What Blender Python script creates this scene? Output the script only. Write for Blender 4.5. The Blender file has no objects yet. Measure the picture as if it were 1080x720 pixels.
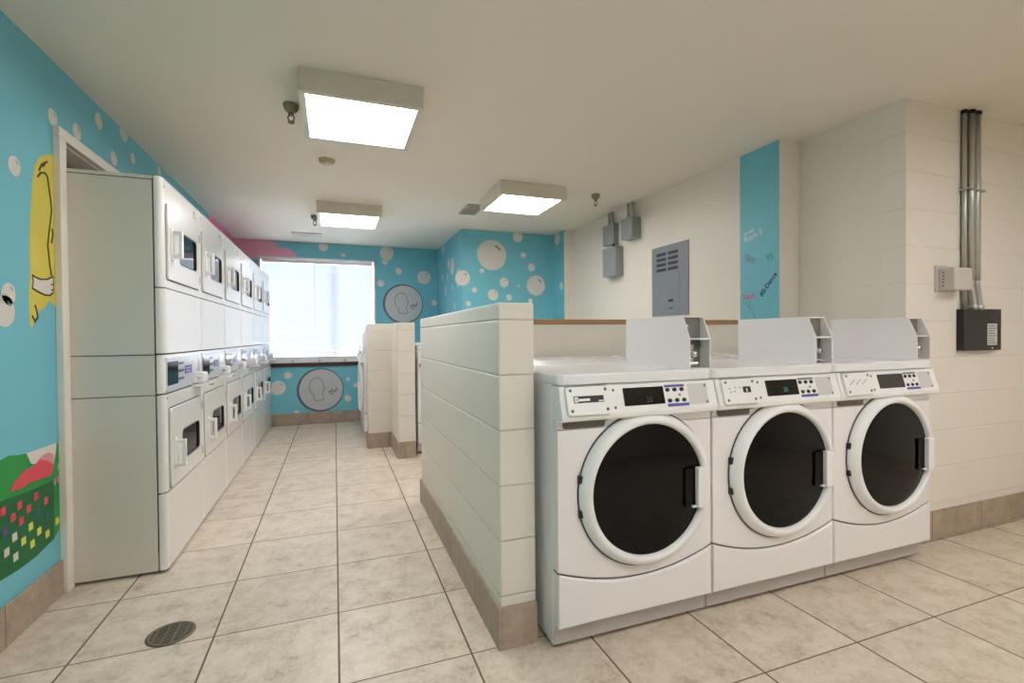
# laundry room: stacked dryers along a painted wall, front-load washers behind a block partition
LAMP, SKY, EXPOSURE = 16.5, 12.0, 0.24
BUB_LEFT = [(2.465, 1.836, 0.039), (2.752, 2.148, 0.038), (2.97, 2.17, 0.04), (3.209, 2.322, 0.043), (3.542, 2.398, 0.058), (3.393, 2.187, 0.042), (3.675, 2.285, 0.033), (2.413, 1.328, 0.043), (2.388, 1.261, 0.061), (4.167, 2.36, 0.035)]
BUB_FAR = [(-0.125, 2.364, 0.059), (0.701, 2.317, 0.093), (0.674, 2.197, 0.04), (0.862, 2.072, 0.047), (1.213, 1.997, 0.095), (0.612, 1.896, 0.047), (1.36, 1.639, 0.041), (0.125, 2.262, 0.028), (-0.7, 0.498, 0.092), (-0.578, 0.658, 0.047), (0.165, 0.58, 0.023), (0.269, 0.492, 0.033), (0.162, 0.316, 0.044), (-0.479, 0.166, 0.031)]
COINS = [(0.918, 1.611, 0.272), (-0.185, 0.449, 0.285)]
BUB_SIDE = [(6.545, 2.349, 0.071), (6.205, 2.099, 0.067), (5.992, 2.032, 0.107), (6.583, 1.963, 0.052), (6.27, 1.927, 0.043), (6.411, 1.762, 0.063), (6.004, 1.77, 0.03), (5.886, 1.528, 0.041), (5.676, 1.852, 0.113)]
BUB_FRONT = [(1.779, 2.116, 0.183), (2.112, 2.354, 0.063), (2.183, 2.136, 0.035), (2.291, 1.99, 0.047), (1.931, 1.794, 0.057), (2.349, 1.769, 0.122), (1.789, 1.64, 0.065), (1.994, 1.614, 0.037), (1.56, 1.695, 0.032), (1.483, 1.533, 0.031), (1.653, 1.926, 0.027), (1.417, 1.832, 0.089), (2.273, 1.577, 0.029), (2.119, 1.763, 0.013)]
BUB_STRIP = [(5.387, 2.337, 0.075), (5.283, 1.748, 0.05)]
GARMENT = [(2.543, 1.269), (2.542, 1.334), (2.557, 1.444), (2.552, 1.508), (2.559, 1.607), (2.569, 1.707), (2.58, 1.786), (2.593, 1.845), (2.606, 1.888), (2.636, 1.928), (2.687, 1.96), (2.74, 1.976), (2.766, 1.976), (2.762, 1.685), (2.752, 1.294), (2.722, 1.311), (2.695, 1.321), (2.676, 1.305), (2.653, 1.286), (2.613, 1.273), (2.587, 1.241), (2.563, 1.205), (2.548, 1.198)]
CUFF = [(2.571, 1.421), (2.593, 1.413), (2.627, 1.408), (2.678, 1.414), (2.726, 1.431), (2.729, 1.391), (2.724, 1.361), (2.698, 1.346), (2.661, 1.344), (2.616, 1.354), (2.568, 1.363), (2.575, 1.392)]
GLINES = [[(2.623, 1.844), (2.644, 1.866), (2.678, 1.877), (2.698, 1.865), (2.707, 1.824), (2.718, 1.774), (2.725, 1.729), (2.714, 1.675), (2.7, 1.619), (2.689, 1.565), (2.696, 1.52), (2.703, 1.475), (2.714, 1.436)], [(2.634, 1.875), (2.655, 1.905), (2.676, 1.919), (2.696, 1.931)], [(2.665, 1.902), (2.677, 1.915)], [(2.719, 1.582), (2.731, 1.62), (2.726, 1.642)], [(2.57, 1.418), (2.593, 1.413), (2.627, 1.408), (2.678, 1.414), (2.726, 1.431)], [(2.572, 1.363), (2.616, 1.352), (2.661, 1.344), (2.698, 1.346), (2.724, 1.361)], [(2.585, 1.294), (2.595, 1.272), (2.602, 1.245), (2.582, 1.227), (2.564, 1.249)], [(2.712, 1.395), (2.721, 1.396)], [(2.712, 1.371), (2.72, 1.372)]]
B_CLOTH_GREEN = [(2.152, 0.559), (2.157, 0.709), (2.245, 0.71), (2.342, 0.702), (2.395, 0.708), (2.45, 0.697), (2.501, 0.691), (2.53, 0.657), (2.594, 0.642), (2.476, 0.62), (2.397, 0.56)]
B_WHITE = [(2.503, 0.691), (2.726, 0.688), (2.717, 0.642), (2.689, 0.579), (2.601, 0.621), (2.532, 0.643)]
B_PINK = [(2.578, 0.645), (2.619, 0.659), (2.662, 0.661), (2.702, 0.64), (2.685, 0.57), (2.617, 0.598)]
B_RED = [(2.393, 0.568), (2.418, 0.597), (2.477, 0.625), (2.537, 0.627), (2.594, 0.645), (2.644, 0.629), (2.697, 0.599), (2.681, 0.559), (2.599, 0.562), (2.52, 0.568), (2.46, 0.562)]
B_BODY = [(2.141, 0.533), (2.24, 0.564), (2.338, 0.573), (2.397, 0.568), (2.52, 0.568), (2.681, 0.556), (2.705, 0.605), (2.718, 0.657), (2.73, 0.689), (2.748, 0.675), (2.754, 0.593), (2.756, 0.49), (2.75, 0.329), (2.734, 0.292), (2.692, 0.27), (2.555, 0.249), (2.435, 0.248), (2.327, 0.256), (2.23, 0.239), (2.131, 0.222)]
B_DARK = [(2.14, 0.507), (2.239, 0.536), (2.337, 0.549), (2.503, 0.536), (2.695, 0.528), (2.7, 0.467), (2.692, 0.272), (2.556, 0.251), (2.435, 0.25), (2.327, 0.259), (2.23, 0.243), (2.132, 0.229)]
B_SQ = [((2.348, 0.509), 'r'), ((2.449, 0.499), 'r'), ((2.56, 0.5), 'r'), ((2.508, 0.466), 'r'), ((2.632, 0.458), 'r'), ((2.406, 0.466), 'r'), ((2.458, 0.434), 'r'), ((2.57, 0.427), 'b'), ((2.639, 0.393), 'b'), ((2.52, 0.389), 'y'), ((2.578, 0.348), 'y'), ((2.639, 0.313), 'y'), ((2.717, 0.341), 'y'), ((2.47, 0.349), 'y'), ((2.529, 0.314), 'y'), ((2.414, 0.387), 'w'), ((2.365, 0.348), 'w'), ((2.418, 0.308), 'w'), ((2.356, 0.43), 'p'), ((2.299, 0.343), 'p'), ((2.295, 0.411), 'w'), ((2.285, 0.496), 'r'), ((2.26, 0.441), 'b')]
B_SQ2 = [((2.741, 0.578), 'w'), ((2.705, 0.52), 'r'), ((2.731, 0.523), 'r')]
CLOUD_FAR = [(-1.288, 2.43), (-1.013, 2.435), (-0.807, 2.43), (-0.698, 2.381), (-0.665, 2.322), (-0.598, 2.325), (-0.52, 2.292), (-0.452, 2.246), (-0.487, 2.182), (-1.25, 2.147)]
CLOUD_LEFT = [(5.667, 2.415), (5.875, 2.454), (6.098, 2.461), (6.34, 2.462), (6.604, 2.463), (6.892, 2.465), (6.983, 2.459), (6.952, 2.069), (5.367, 1.849), (5.464, 2.232)]
GRAF_W = (2.617, 1.835)
GRAF_W2 = (2.634, 1.818)
GRAF = {'w1': (2.622, 1.849), 'w2': (2.618, 1.798), 'mauve': (2.626, 1.67), 'green': (2.421, 1.626), 'pink1': (2.627, 1.576), 'pink2': (2.627, 1.536), 'red': (2.636, 1.397), 'black': (2.467, 1.413), 'yel': (2.399, 1.348), 'fork': (2.611, 1.362), 'fork2': (2.53, 1.246), 'blackend': (2.334, 1.546), 'w1end': (2.481, 1.865), 'redend': (2.498, 1.412), 'greenend': (2.348, 1.665)}
import bpy, bmesh, math, random
from mathutils import Vector, Matrix
random.seed(7)
C = bpy.context.scene.collection
PI = math.pi
CEIL = 2.406

# ------------------------------------------------------------------ materials
def lin(c):
    return tuple((v / 12.92 if v <= .04045 else ((v + .055) / 1.055) ** 2.4) for v in (x / 255 for x in c)) + (1.0,)

def mat(name, rgb, rough=.5, metal=0., spec=.5, coat=0., emit=None, estr=0., mottle=0., mscale=30., bump=0., bscale=300.):
    m = bpy.data.materials.new(name); m.use_nodes = True
    nt = m.node_tree; b = nt.nodes['Principled BSDF']
    b.inputs['Base Color'].default_value = lin(rgb)
    b.inputs['Roughness'].default_value = rough
    b.inputs['Metallic'].default_value = metal
    b.inputs['Specular IOR Level'].default_value = spec
    b.inputs['Coat Weight'].default_value = coat
    b.inputs['Coat Roughness'].default_value = .06
    if emit:
        b.inputs['Emission Color'].default_value = lin(emit); b.inputs['Emission Strength'].default_value = estr
    if mottle or bump:
        tc = nt.nodes.new('ShaderNodeTexCoord')
        n = nt.nodes.new('ShaderNodeTexNoise'); n.inputs['Scale'].default_value = mscale; n.inputs['Detail'].default_value = 5
        nt.links.new(tc.outputs['Object'], n.inputs['Vector'])
        if mottle:
            h = nt.nodes.new('ShaderNodeHueSaturation'); h.inputs['Color'].default_value = lin(rgb)
            mr = nt.nodes.new('ShaderNodeMapRange'); mr.inputs['To Min'].default_value = 1 - mottle; mr.inputs['To Max'].default_value = 1 + mottle
            nt.links.new(n.outputs['Fac'], mr.inputs['Value']); nt.links.new(mr.outputs['Result'], h.inputs['Value'])
            nt.links.new(h.outputs['Color'], b.inputs['Base Color'])
        if bump:
            n2 = nt.nodes.new('ShaderNodeTexNoise'); n2.inputs['Scale'].default_value = bscale; n2.inputs['Detail'].default_value = 3
            nt.links.new(tc.outputs['Object'], n2.inputs['Vector'])
            bp = nt.nodes.new('ShaderNodeBump'); bp.inputs['Strength'].default_value = bump; bp.inputs['Distance'].default_value = .002
            nt.links.new(n2.outputs['Fac'], bp.inputs['Height']); nt.links.new(bp.outputs['Normal'], b.inputs['Normal'])
    return m

class NT:
    """small helper for math-node chains"""
    def __init__(s, nt): s.nt = nt
    def n(s, t, **kw):
        x = s.nt.nodes.new(t)
        for k, v in kw.items(): setattr(x, k, v)
        return x
    def m(s, op, a, b=None, c=None):
        x = s.n('ShaderNodeMath', operation=op)
        for i, v in enumerate((a, b, c)):
            if v is None: continue
            if isinstance(v, (int, float)): x.inputs[i].default_value = v
            else: s.nt.links.new(v, x.inputs[i])
        return x.outputs[0]

def block_mat(name, rgb, joint=.5, u0=0., z0=0., course=.2035, width=.406, rough=.45, tint=.03, soft=.012):
    """painted concrete block: running bond joints cut by position, fine pitted face"""
    m = bpy.data.materials.new(name); m.use_nodes = True
    nt = m.node_tree; b = nt.nodes['Principled BSDF']; k = NT(nt)
    tc = k.n('ShaderNodeTexCoord'); sp = k.n('ShaderNodeSeparateXYZ'); nt.links.new(tc.outputs['Object'], sp.inputs[0])
    u = k.m('ADD', k.m('ADD', sp.outputs[0], sp.outputs[1]), 40.0 + u0)
    v = k.m('DIVIDE', k.m('SUBTRACT', k.m('ADD', sp.outputs[2], 20.35 * .1 * 10), z0), course)
    row = k.m('FLOOR', v)
    fv = k.m('MULTIPLY', k.m('PINGPONG', v, .5), course)            # distance to nearest bed joint
    uu = k.m('DIVIDE', k.m('ADD', u, k.m('MULTIPLY', k.m('MODULO', row, 2.0), width / 2)), width)
    fu = k.m('MULTIPLY', k.m('PINGPONG', uu, .5), width)
    jv = k.m('SUBTRACT', 1.0, k.m('MINIMUM', k.m('DIVIDE', fv, soft), 1.0))
    ju = k.m('MULTIPLY', k.m('SUBTRACT', 1.0, k.m('MINIMUM', k.m('DIVIDE', fu, soft), 1.0)), .35)
    j = k.m('MAXIMUM', jv, ju)
    j = k.m('MULTIPLY', j, j)
    ns = k.n('ShaderNodeTexNoise'); ns.inputs['Scale'].default_value = 160; ns.inputs['Detail'].default_value = 4
    nt.links.new(tc.outputs['Object'], ns.inputs['Vector'])
    hgt = k.m('ADD', k.m('MULTIPLY', j, -1.0), k.m('MULTIPLY', ns.outputs['Fac'], .20))
    bp = k.n('ShaderNodeBump'); bp.inputs['Strength'].default_value = joint; bp.inputs['Distance'].default_value = .006
    nt.links.new(hgt, bp.inputs['Height']); nt.links.new(bp.outputs['Normal'], b.inputs['Normal'])
    ns2 = k.n('ShaderNodeTexNoise'); ns2.inputs['Scale'].default_value = 1.7; ns2.inputs['Detail'].default_value = 4
    nt.links.new(tc.outputs['Object'], ns2.inputs['Vector'])
    val = k.m('ADD', 1 - tint / 2, k.m('MULTIPLY', ns2.outputs['Fac'], tint))
    val = k.m('SUBTRACT', val, k.m('MULTIPLY', j, .10 * joint))
    h = k.n('ShaderNodeHueSaturation'); h.inputs['Color'].default_value = lin(rgb); nt.links.new(val, h.inputs['Value'])
    nt.links.new(h.outputs['Color'], b.inputs['Base Color'])
    b.inputs['Roughness'].default_value = rough; b.inputs['Specular IOR Level'].default_value = .4
    return m

def tile_mat(name, T, ox, oy, wall=False):
    """mottled stone-look ceramic tile with sunk grout on a square grid"""
    m = bpy.data.materials.new(name); m.use_nodes = True
    nt = m.node_tree; b = nt.nodes['Principled BSDF']; k = NT(nt)
    tc = k.n('ShaderNodeTexCoord'); sp = k.n('ShaderNodeSeparateXYZ'); nt.links.new(tc.outputs['Object'], sp.inputs[0])
    if wall:
        u = k.m('DIVIDE', k.m('ADD', k.m('ADD', sp.outputs[0], sp.outputs[1]), 40 * T + ox), T)
        fu = k.m('MULTIPLY', k.m('PINGPONG', u, .5), T)
        g = k.m('LESS_THAN', fu, .0022)
        iu, iv = k.m('FLOOR', u), k.m('FLOOR', u)
    else:
        u = k.m('DIVIDE', k.m('SUBTRACT', sp.outputs[0], ox - 20 * T), T)
        v = k.m('DIVIDE', k.m('SUBTRACT', sp.outputs[1], oy - 20 * T), T)
        fu = k.m('MULTIPLY', k.m('PINGPONG', u, .5), T); fv = k.m('MULTIPLY', k.m('PINGPONG', v, .5), T)
        g = k.m('MAXIMUM', k.m('LESS_THAN', fu, .0036), k.m('LESS_THAN', fv, .0026))
        iu, iv = k.m('FLOOR', u), k.m('FLOOR', v)
    cb = k.n('ShaderNodeCombineXYZ'); nt.links.new(iu, cb.inputs[0]); nt.links.new(iv, cb.inputs[1])
    wn = k.n('ShaderNodeTexWhiteNoise'); nt.links.new(cb.outputs[0], wn.inputs['Vector'])
    off = k.n('ShaderNodeVectorMath', operation='MULTIPLY_ADD'); nt.links.new(wn.outputs['Color'], off.inputs[0])
    off.inputs[1].default_value = (9, 9, 9); nt.links.new(tc.outputs['Object'], off.inputs[2])
    n1 = k.n('ShaderNodeTexNoise'); n1.inputs['Scale'].default_value = 10.0; n1.inputs['Detail'].default_value = 10; n1.inputs['Roughness'].default_value = .74
    n1.inputs['Distortion'].default_value = .25
    nt.links.new(off.outputs[0], n1.inputs['Vector'])
    n3 = k.n('ShaderNodeTexNoise'); n3.inputs['Scale'].default_value = 70; n3.inputs['Detail'].default_value = 4; nt.links.new(off.outputs[0], n3.inputs['Vector'])
    fac = k.m('ADD', n1.outputs['Fac'], k.m('MULTIPLY', k.m('SUBTRACT', n3.outputs['Fac'], .5), .30))
    cr = k.n('ShaderNodeValToRGB'); e = cr.color_ramp.elements
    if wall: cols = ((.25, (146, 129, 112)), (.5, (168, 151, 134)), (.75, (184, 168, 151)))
    else: cols = ((.30, (176, 158, 138)), (.43, (206, 191, 171)), (.56, (219, 206, 188)), (.75, (229, 219, 204)))
    e[0].position = cols[0][0]; e[0].color = lin(cols[0][1]); e[1].position = cols[-1][0]; e[1].color = lin(cols[-1][1])
    for p, c in cols[1:-1]:
        q = e.new(p); q.color = lin(c)
    nt.links.new(fac, cr.inputs['Fac'])
    hv = k.n('ShaderNodeHueSaturation'); nt.links.new(cr.outputs['Color'], hv.inputs['Color'])
    nt.links.new(k.m('ADD', .965, k.m('MULTIPLY', wn.outputs['Value'], .07)), hv.inputs['Value'])
    mx = k.n('ShaderNodeMixRGB'); nt.links.new(g, mx.inputs['Fac']); nt.links.new(hv.outputs['Color'], mx.inputs['Color1'])
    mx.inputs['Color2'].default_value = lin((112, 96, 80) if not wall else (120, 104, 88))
    nt.links.new(mx.outputs['Color'], b.inputs['Base Color'])
    rr = k.m('ADD', .26 if not wall else .45, k.m('MULTIPLY', n1.outputs['Fac'], .16)); rr = k.m('MAXIMUM', rr, k.m('MULTIPLY', g, .8))
    nt.links.new(rr, b.inputs['Roughness'])
    hh = k.m('SUBTRACT', k.m('MULTIPLY', n1.outputs['Fac'], .25), g)
    bp = k.n('ShaderNodeBump'); bp.inputs['Strength'].default_value = .35; bp.inputs['Distance'].default_value = .002
    nt.links.new(hh, bp.inputs['Height']); nt.links.new(bp.outputs['Normal'], b.inputs['Normal'])
    b.inputs['Specular IOR Level'].default_value = .45
    return m

M = {}
M['floor'] = tile_mat('floor_tile', .4517, -.9023, 1.6794)
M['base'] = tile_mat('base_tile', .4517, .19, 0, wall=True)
CREAM = (226, 221, 210)
M['block'] = block_mat('cream_block', CREAM, joint=.8, u0=0, z0=.19, soft=.0075)
M['block_far'] = block_mat('cream_block_smooth', CREAM, joint=.10, u0=.1, z0=.19)
M['block_right'] = block_mat('cream_block_right', (229, 223, 213), joint=.42, soft=.008, u0=.2, z0=.19)
M['ceiling'] = mat('ceiling_paint', (229, 223, 211), .8, spec=.2, bump=.15, bscale=120)
M['blue'] = mat('blue_paint', (116, 191, 208), .45, spec=.35, mottle=.04, mscale=2.5, bump=.12, bscale=140)
M['cream'] = mat('cream_paint', CREAM, .5, spec=.35)
M['white_trim'] = mat('white_trim', (236, 231, 222), .4)
M['dark'] = mat('recess_wall_shade', (70, 66, 62), .8)  # darkness of the unlit space behind the dryers put into the wall colour
M['wood'] = mat('oak_cap', (168, 128, 84), .45, mottle=.15, mscale=14)
M['sill_wood'] = mat('dark_sill', (62, 30, 30), .35)
M['white_gloss'] = mat('white_enamel', (232, 233, 235), .22, spec=.5, coat=.35)
M['dryer_side'] = mat('dryer_side_enamel', (220, 215, 206), .35, spec=.45, coat=.15)
M['dryer_front'] = mat('dryer_front_enamel', (231, 230, 227), .2, spec=.45, coat=.15)
M['washer_side'] = mat('washer_enamel', (233, 230, 230), .3, spec=.5, coat=.2)
M['plastic'] = mat('white_plastic', (236, 236, 235), .32)
M['toe'] = mat('grey_toe_panel', (184, 178, 175), .4)
M['seam'] = mat('seam_shadow', (72, 70, 68), .7)
M['glass'] = mat('dark_door_glass', (4, 4, 5), .05, spec=.22)
M['glass_dryer'] = mat('dryer_window_glass', (20, 20, 22), .04, spec=.6)
M['black'] = mat('black_plastic', (14, 14, 15), .3)
M['black_box'] = mat('black_enamel', (16, 15, 15), .35)
M['lcd'] = mat('black_display', (8, 9, 9), .12)
M['lcd_grey'] = mat('grey_display', (52, 50, 48), .2)
M['green_led'] = mat('green_digits', (30, 90, 80), .4, emit=(60, 200, 170), estr=.35)
M['dim_led'] = mat('dim_digits', (70, 74, 74), .4)
M['blue_print'] = mat('blue_print', (84, 86, 160), .5)
M['grey_print_gap'] = mat('grey_print_gap', (130, 128, 126), .5)
M['black_print'] = mat('black_print', (30, 30, 32), .5)
M['sticker'] = mat('grey_sticker', (206, 205, 204), .4)
M['screw'] = mat('screw_head', (120, 118, 114), .35, metal=.8)
M['chrome'] = mat('chrome', (215, 215, 218), .15, metal=1.)
M['coin_back_shade'] = mat('shaded_back_steel', (128, 126, 122), .5, metal=.3)  # coin box back: grey metal with the recess shade put into its colour
M['galv'] = mat('galvanised_pipe', (186, 187, 182), .36, metal=.75)
M['grey_box'] = mat('grey_electrical', (142, 147, 149), .45, mottle=.04)
M['grey_panel'] = mat('grey_panel_enamel', (126, 132, 138), .45)
M['slot'] = mat('dark_slot', (50, 53, 56), .6)
M['recess_shade'] = mat('grip_recess_shade', (110, 106, 100), .6)
M['horn'] = mat('warm_grey_plastic', (196, 190, 184), .45)
M['brass'] = mat('bronze_sprinkler', (140, 132, 110), .4, metal=.6)
M['detector'] = mat('yellowed_plastic', (200, 188, 150), .5)
M['grille'] = mat('grey_grille', (172, 168, 158), .5)
M['plate_panel'] = mat('blue_grey_plate', (196, 204, 218), .2, spec=.5)
M['grille_white'] = mat('white_grille', (206, 204, 200), .5)
M['slot_grey'] = mat('grey_vent_backing', (150, 148, 146), .6)
M['drain'] = mat('drain_metal', (120, 112, 96), .45, metal=.5)
M['lamp'] = mat('lamp_diffuser', (255, 255, 255), .6, emit=(253, 250, 251), estr=LAMP)
M['lamp_box'] = mat('lamp_housing', (214, 208, 194), .5)
M['bubble'] = mat('bubble_paint', (218, 214, 208), .5)
M['bub_line'] = mat('bubble_highlight', (128, 142, 148), .6)
M['coin'] = mat('coin_paint', (192, 194, 197), .5, mottle=.05, mscale=8)
M['coin_edge'] = mat('coin_edge_paint', (96, 98, 112), .6, mottle=.3, mscale=20)
M['line'] = mat('thin_paint_line', (112, 112, 114), .6)
M['dline'] = mat('dark_paint_line', (70, 66, 48), .6)
M['yellow'] = mat('yellow_paint', (214, 200, 84), .5, mottle=.08, mscale=6)
M['pink'] = mat('pink_paint', (232, 172, 194), .5, mottle=.14, mscale=6)
M['hotpink'] = mat('hot_pink_paint', (236, 130, 182), .5)
M['palepink'] = mat('pale_pink_paint', (222, 150, 162), .5)
M['red'] = mat('red_paint', (222, 76, 92), .5, mottle=.06, mscale=5)
M['green'] = mat('green_paint', (40, 148, 70), .5, mottle=.08, mscale=6)
M['dgreen'] = mat('dark_green_paint', (16, 104, 58), .5, mottle=.1, mscale=7)
M['bluepaint'] = mat('mid_blue_paint', (44, 100, 110), .5)
M['yellow2'] = mat('pale_yellow_paint', (226, 220, 100), .5)
M['purple'] = mat('purple_paint', (88, 70, 130), .5)
M['mauve'] = mat('mauve_paint', (128, 150, 168), .6)
M['graf_green'] = mat('green_marker', (84, 172, 150), .6)
M['graf_pink'] = mat('pale_marker', (146, 168, 190), .6)
M['graf_red'] = mat('red_marker', (190, 116, 146), .6)
M['graf_black'] = mat('black_marker', (30, 64, 80), .6)
M['graf_yel'] = mat('yellow_marker', (126, 190, 150), .6)
M['graf_white'] = mat('white_marker', (196, 220, 224), .6)

def translucent_mat(name, rgb, t=.5):
    m = bpy.data.materials.new(name); m.use_nodes = True
    nt = m.node_tree; b = nt.nodes['Principled BSDF']; out = nt.nodes['Material Output']
    b.inputs['Base Color'].default_value = lin(rgb); b.inputs['Roughness'].default_value = .4
    tr = nt.nodes.new('ShaderNodeBsdfTranslucent'); tr.inputs['Color'].default_value = lin(rgb)
    mx = nt.nodes.new('ShaderNodeMixShader'); mx.inputs['Fac'].default_value = t
    nt.links.new(b.outputs[0], mx.inputs[1]); nt.links.new(tr.outputs[0], mx.inputs[2]); nt.links.new(mx.outputs[0], out.inputs['Surface'])
    return m
M['slat'] = translucent_mat('white_vinyl_slat', (216, 218, 222), .10)

def pane_mat():
    m = bpy.data.materials.new('window_glass'); m.use_nodes = True
    nt = m.node_tree; out = nt.nodes['Material Output']; nt.nodes.remove(nt.nodes['Principled BSDF'])
    t = nt.nodes.new('ShaderNodeBsdfTransparent'); g = nt.nodes.new('ShaderNodeBsdfGlossy'); g.inputs['Roughness'].default_value = .02
    fr = nt.nodes.new('ShaderNodeFresnel'); fr.inputs['IOR'].default_value = 1.45
    mx = nt.nodes.new('ShaderNodeMixShader'); nt.links.new(fr.outputs[0], mx.inputs[0]); nt.links.new(t.outputs[0], mx.inputs[1]); nt.links.new(g.outputs[0], mx.inputs[2])
    nt.links.new(mx.outputs[0], out.inputs['Surface']); return m
M['pane'] = pane_mat()

# ------------------------------------------------------------------ mesh builder
class B:
    """collects shapes into one mesh; each shape takes a material key"""
    def __init__(s): s.bm = bmesh.new(); s.mats = []
    def mi(s, key):
        if key not in s.mats: s.mats.append(key)
        return s.mats.index(key)
    def absorb(s, t, key, xf=None, smooth=False):
        i = s.mi(key)
        if xf is not None: bmesh.ops.transform(t, matrix=xf, verts=t.verts)
        for f in t.faces: f.material_index = i; f.smooth = smooth
        me = bpy.data.meshes.new('tmp'); t.to_mesh(me); t.free(); s.bm.from_mesh(me); bpy.data.meshes.remove(me)
    def box(s, x0, x1, y0, y1, z0, z1, key, bev=0., seg=2, xf=None, only=None):
        t = bmesh.new(); bmesh.ops.create_cube(t, size=1)
        for v in t.verts:
            v.co = Vector((x0 + (v.co.x + .5) * (x1 - x0), y0 + (v.co.y + .5) * (y1 - y0), z0 + (v.co.z + .5) * (z1 - z0)))
        if bev:
            es = [e for e in t.edges if only is None or only((e.verts[0].co + e.verts[1].co) / 2, (e.verts[0].co - e.verts[1].co).normalized())]
            bmesh.ops.bevel(t, geom=es, offset=bev, segments=seg, affect='EDGES', profile=.5)
        s.absorb(t, key, xf, smooth=False); return s
    def prism(s, pts, axis, a, b, key, bev=0., seg=2, xf=None, smooth=False):
        """extrude a 2-D outline along axis from a to b. axis x: (y,z); y: (x,z); z: (x,y)"""
        def P(p, q): return {'x': Vector((q, p[0], p[1])), 'y': Vector((p[0], q, p[1])), 'z': Vector((p[0], p[1], q))}[axis]
        t = bmesh.new(); lo = [t.verts.new(P(p, a)) for p in pts]; hi = [t.verts.new(P(p, b)) for p in pts]
        n = len(pts); f0 = t.faces.new(lo); f1 = t.faces.new(hi)
        for i in range(n): t.faces.new((lo[i], lo[(i + 1) % n], hi[(i + 1) % n], hi[i]))
        bmesh.ops.recalc_face_normals(t, faces=t.faces)
        if bev:
            es = list({e for f in (f0, f1) for e in f.edges})
            bmesh.ops.bevel(t, geom=es, offset=bev, segments=seg, affect='EDGES', profile=.5)
        bmesh.ops.triangulate(t, faces=[f for f in t.faces if len(f.verts) > 4])
        s.absorb(t, key, xf, smooth); return s
    def loft(s, rings, key, closed=True, cap=True, xf=None, smooth=True):
        t = bmesh.new(); R = [[t.verts.new(Vector(p)) for p in r] for r in rings]; n = len(R[0])
        for a, b in zip(R, R[1:]):
            for i in range(n if closed else n - 1): t.faces.new((a[i], a[(i + 1) % n], b[(i + 1) % n], b[i]))
        if cap:
            for r in (R[0], R[-1]):
                try: t.faces.new(r)
                except Exception: pass
        bmesh.ops.recalc_face_normals(t, faces=t.faces)
        s.absorb(t, key, xf, smooth); return s
    def lathe(s, prof, key, xf=None, n=48, smooth=True):
        """profile of (radius, height) spun about local z"""
        t = bmesh.new(); rings = []
        for r, h in prof:
            if r < 1e-6: rings.append([t.verts.new((0, 0, h))])
            else: rings.append([t.verts.new((r * math.cos(2 * PI * i / n), r * math.sin(2 * PI * i / n), h)) for i in range(n)])
        for a, b in zip(rings, rings[1:]):
            for i in range(n):
                j = (i + 1) % n
                if len(a) == 1 and len(b) == 1: continue
                if len(a) == 1: t.faces.new((a[0], b[j], b[i]))
                elif len(b) == 1: t.faces.new((a[i], a[j], b[0]))
                else: t.faces.new((a[i], a[j], b[j], b[i]))
        bmesh.ops.recalc_face_normals(t, faces=t.faces)
        s.absorb(t, key, xf, smooth); return s
    def tube(s, pts, r, key, n=10, xf=None):
        pts = [Vector(p) for p in pts]; rings = []
        up = None
        for i, p in enumerate(pts):
            d = ((pts[min(i + 1, len(pts) - 1)] - p).normalized() + (p - pts[max(i - 1, 0)]).normalized())
            if d.length < 1e-6: d = pts[min(i + 1, len(pts) - 1)] - pts[max(i - 1, 0)]
            d.normalize()
            if up is None: up = d.orthogonal().normalized()
            up = (up - d * up.dot(d)).normalized(); w = d.cross(up)
            rings.append([p + r * (up * math.cos(2 * PI * k / n) + w * math.sin(2 * PI * k / n)) for k in range(n)])
        return s.loft(rings, key, xf=xf)
    def text(s, body, size, key, xf, depth=.0006, bold=0.):
        cu = bpy.data.curves.new('t', 'FONT'); cu.body = body; cu.size = size; cu.extrude = depth; cu.align_x = 'LEFT'; cu.resolution_u = 2; cu.offset = bold
        o = bpy.data.objects.new('t', cu); C.objects.link(o)
        dg = bpy.context.evaluated_depsgraph_get(); me = bpy.data.meshes.new_from_object(o.evaluated_get(dg))
        t = bmesh.new(); t.from_mesh(me); bpy.data.objects.remove(o); bpy.data.curves.remove(cu); bpy.data.meshes.remove(me)
        s.absorb(t, key, xf); return s
    def build(s, name, parent=None, loc=None, auto=None):
        me = bpy.data.meshes.new(name); s.bm.to_mesh(me); s.bm.free()
        for k in s.mats: me.materials.append(M[k])
        o = bpy.data.objects.new(name, me); C.objects.link(o)
        if auto is not None:
            for p in me.polygons: p.use_smooth = True
            md = None
            try:
                me.set_sharp_from_angle(angle=auto)
            except Exception: pass
        if parent: o.parent = parent
        if loc: o.location = loc
        return o

def empty(name, loc=(0, 0, 0), rz=0.):
    o = bpy.data.objects.new(name, None); o.location = loc; o.rotation_euler = (0, 0, rz); o.empty_display_size = .1; C.objects.link(o); return o
def tag(o, label, cat, group=None, kind=None):
    o['label'] = label; o['category'] = cat
    if group: o['group'] = group
    if kind: o['kind'] = kind
    return o
def struct(o, label=None):
    o['kind'] = 'structure'
    if label: o['label'] = label
    return o
def copy_tree(o, parent=None):
    c = o.copy(); C.objects.link(c)
    if parent: c.parent = parent
    for ch in list(o.children): copy_tree(ch, c)
    return c
def rot(axis, a): return Matrix.Rotation(a, 4, axis)
def tr(x, y, z): return Matrix.Translation((x, y, z))
def rrect(cx, cy, w, h, r, n=5):
    """rounded rectangle outline, counter-clockwise"""
    o = []
    for sx, sy, a0 in ((1, 1, 0), (-1, 1, 90), (-1, -1, 180), (1, -1, 270)):
        for i in range(n + 1):
            a = math.radians(a0 + 90 * i / n)
            o.append((cx + sx * (w / 2 - r) + r * math.cos(a), cy + sy * (h / 2 - r) + r * math.sin(a)))
    return o
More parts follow.
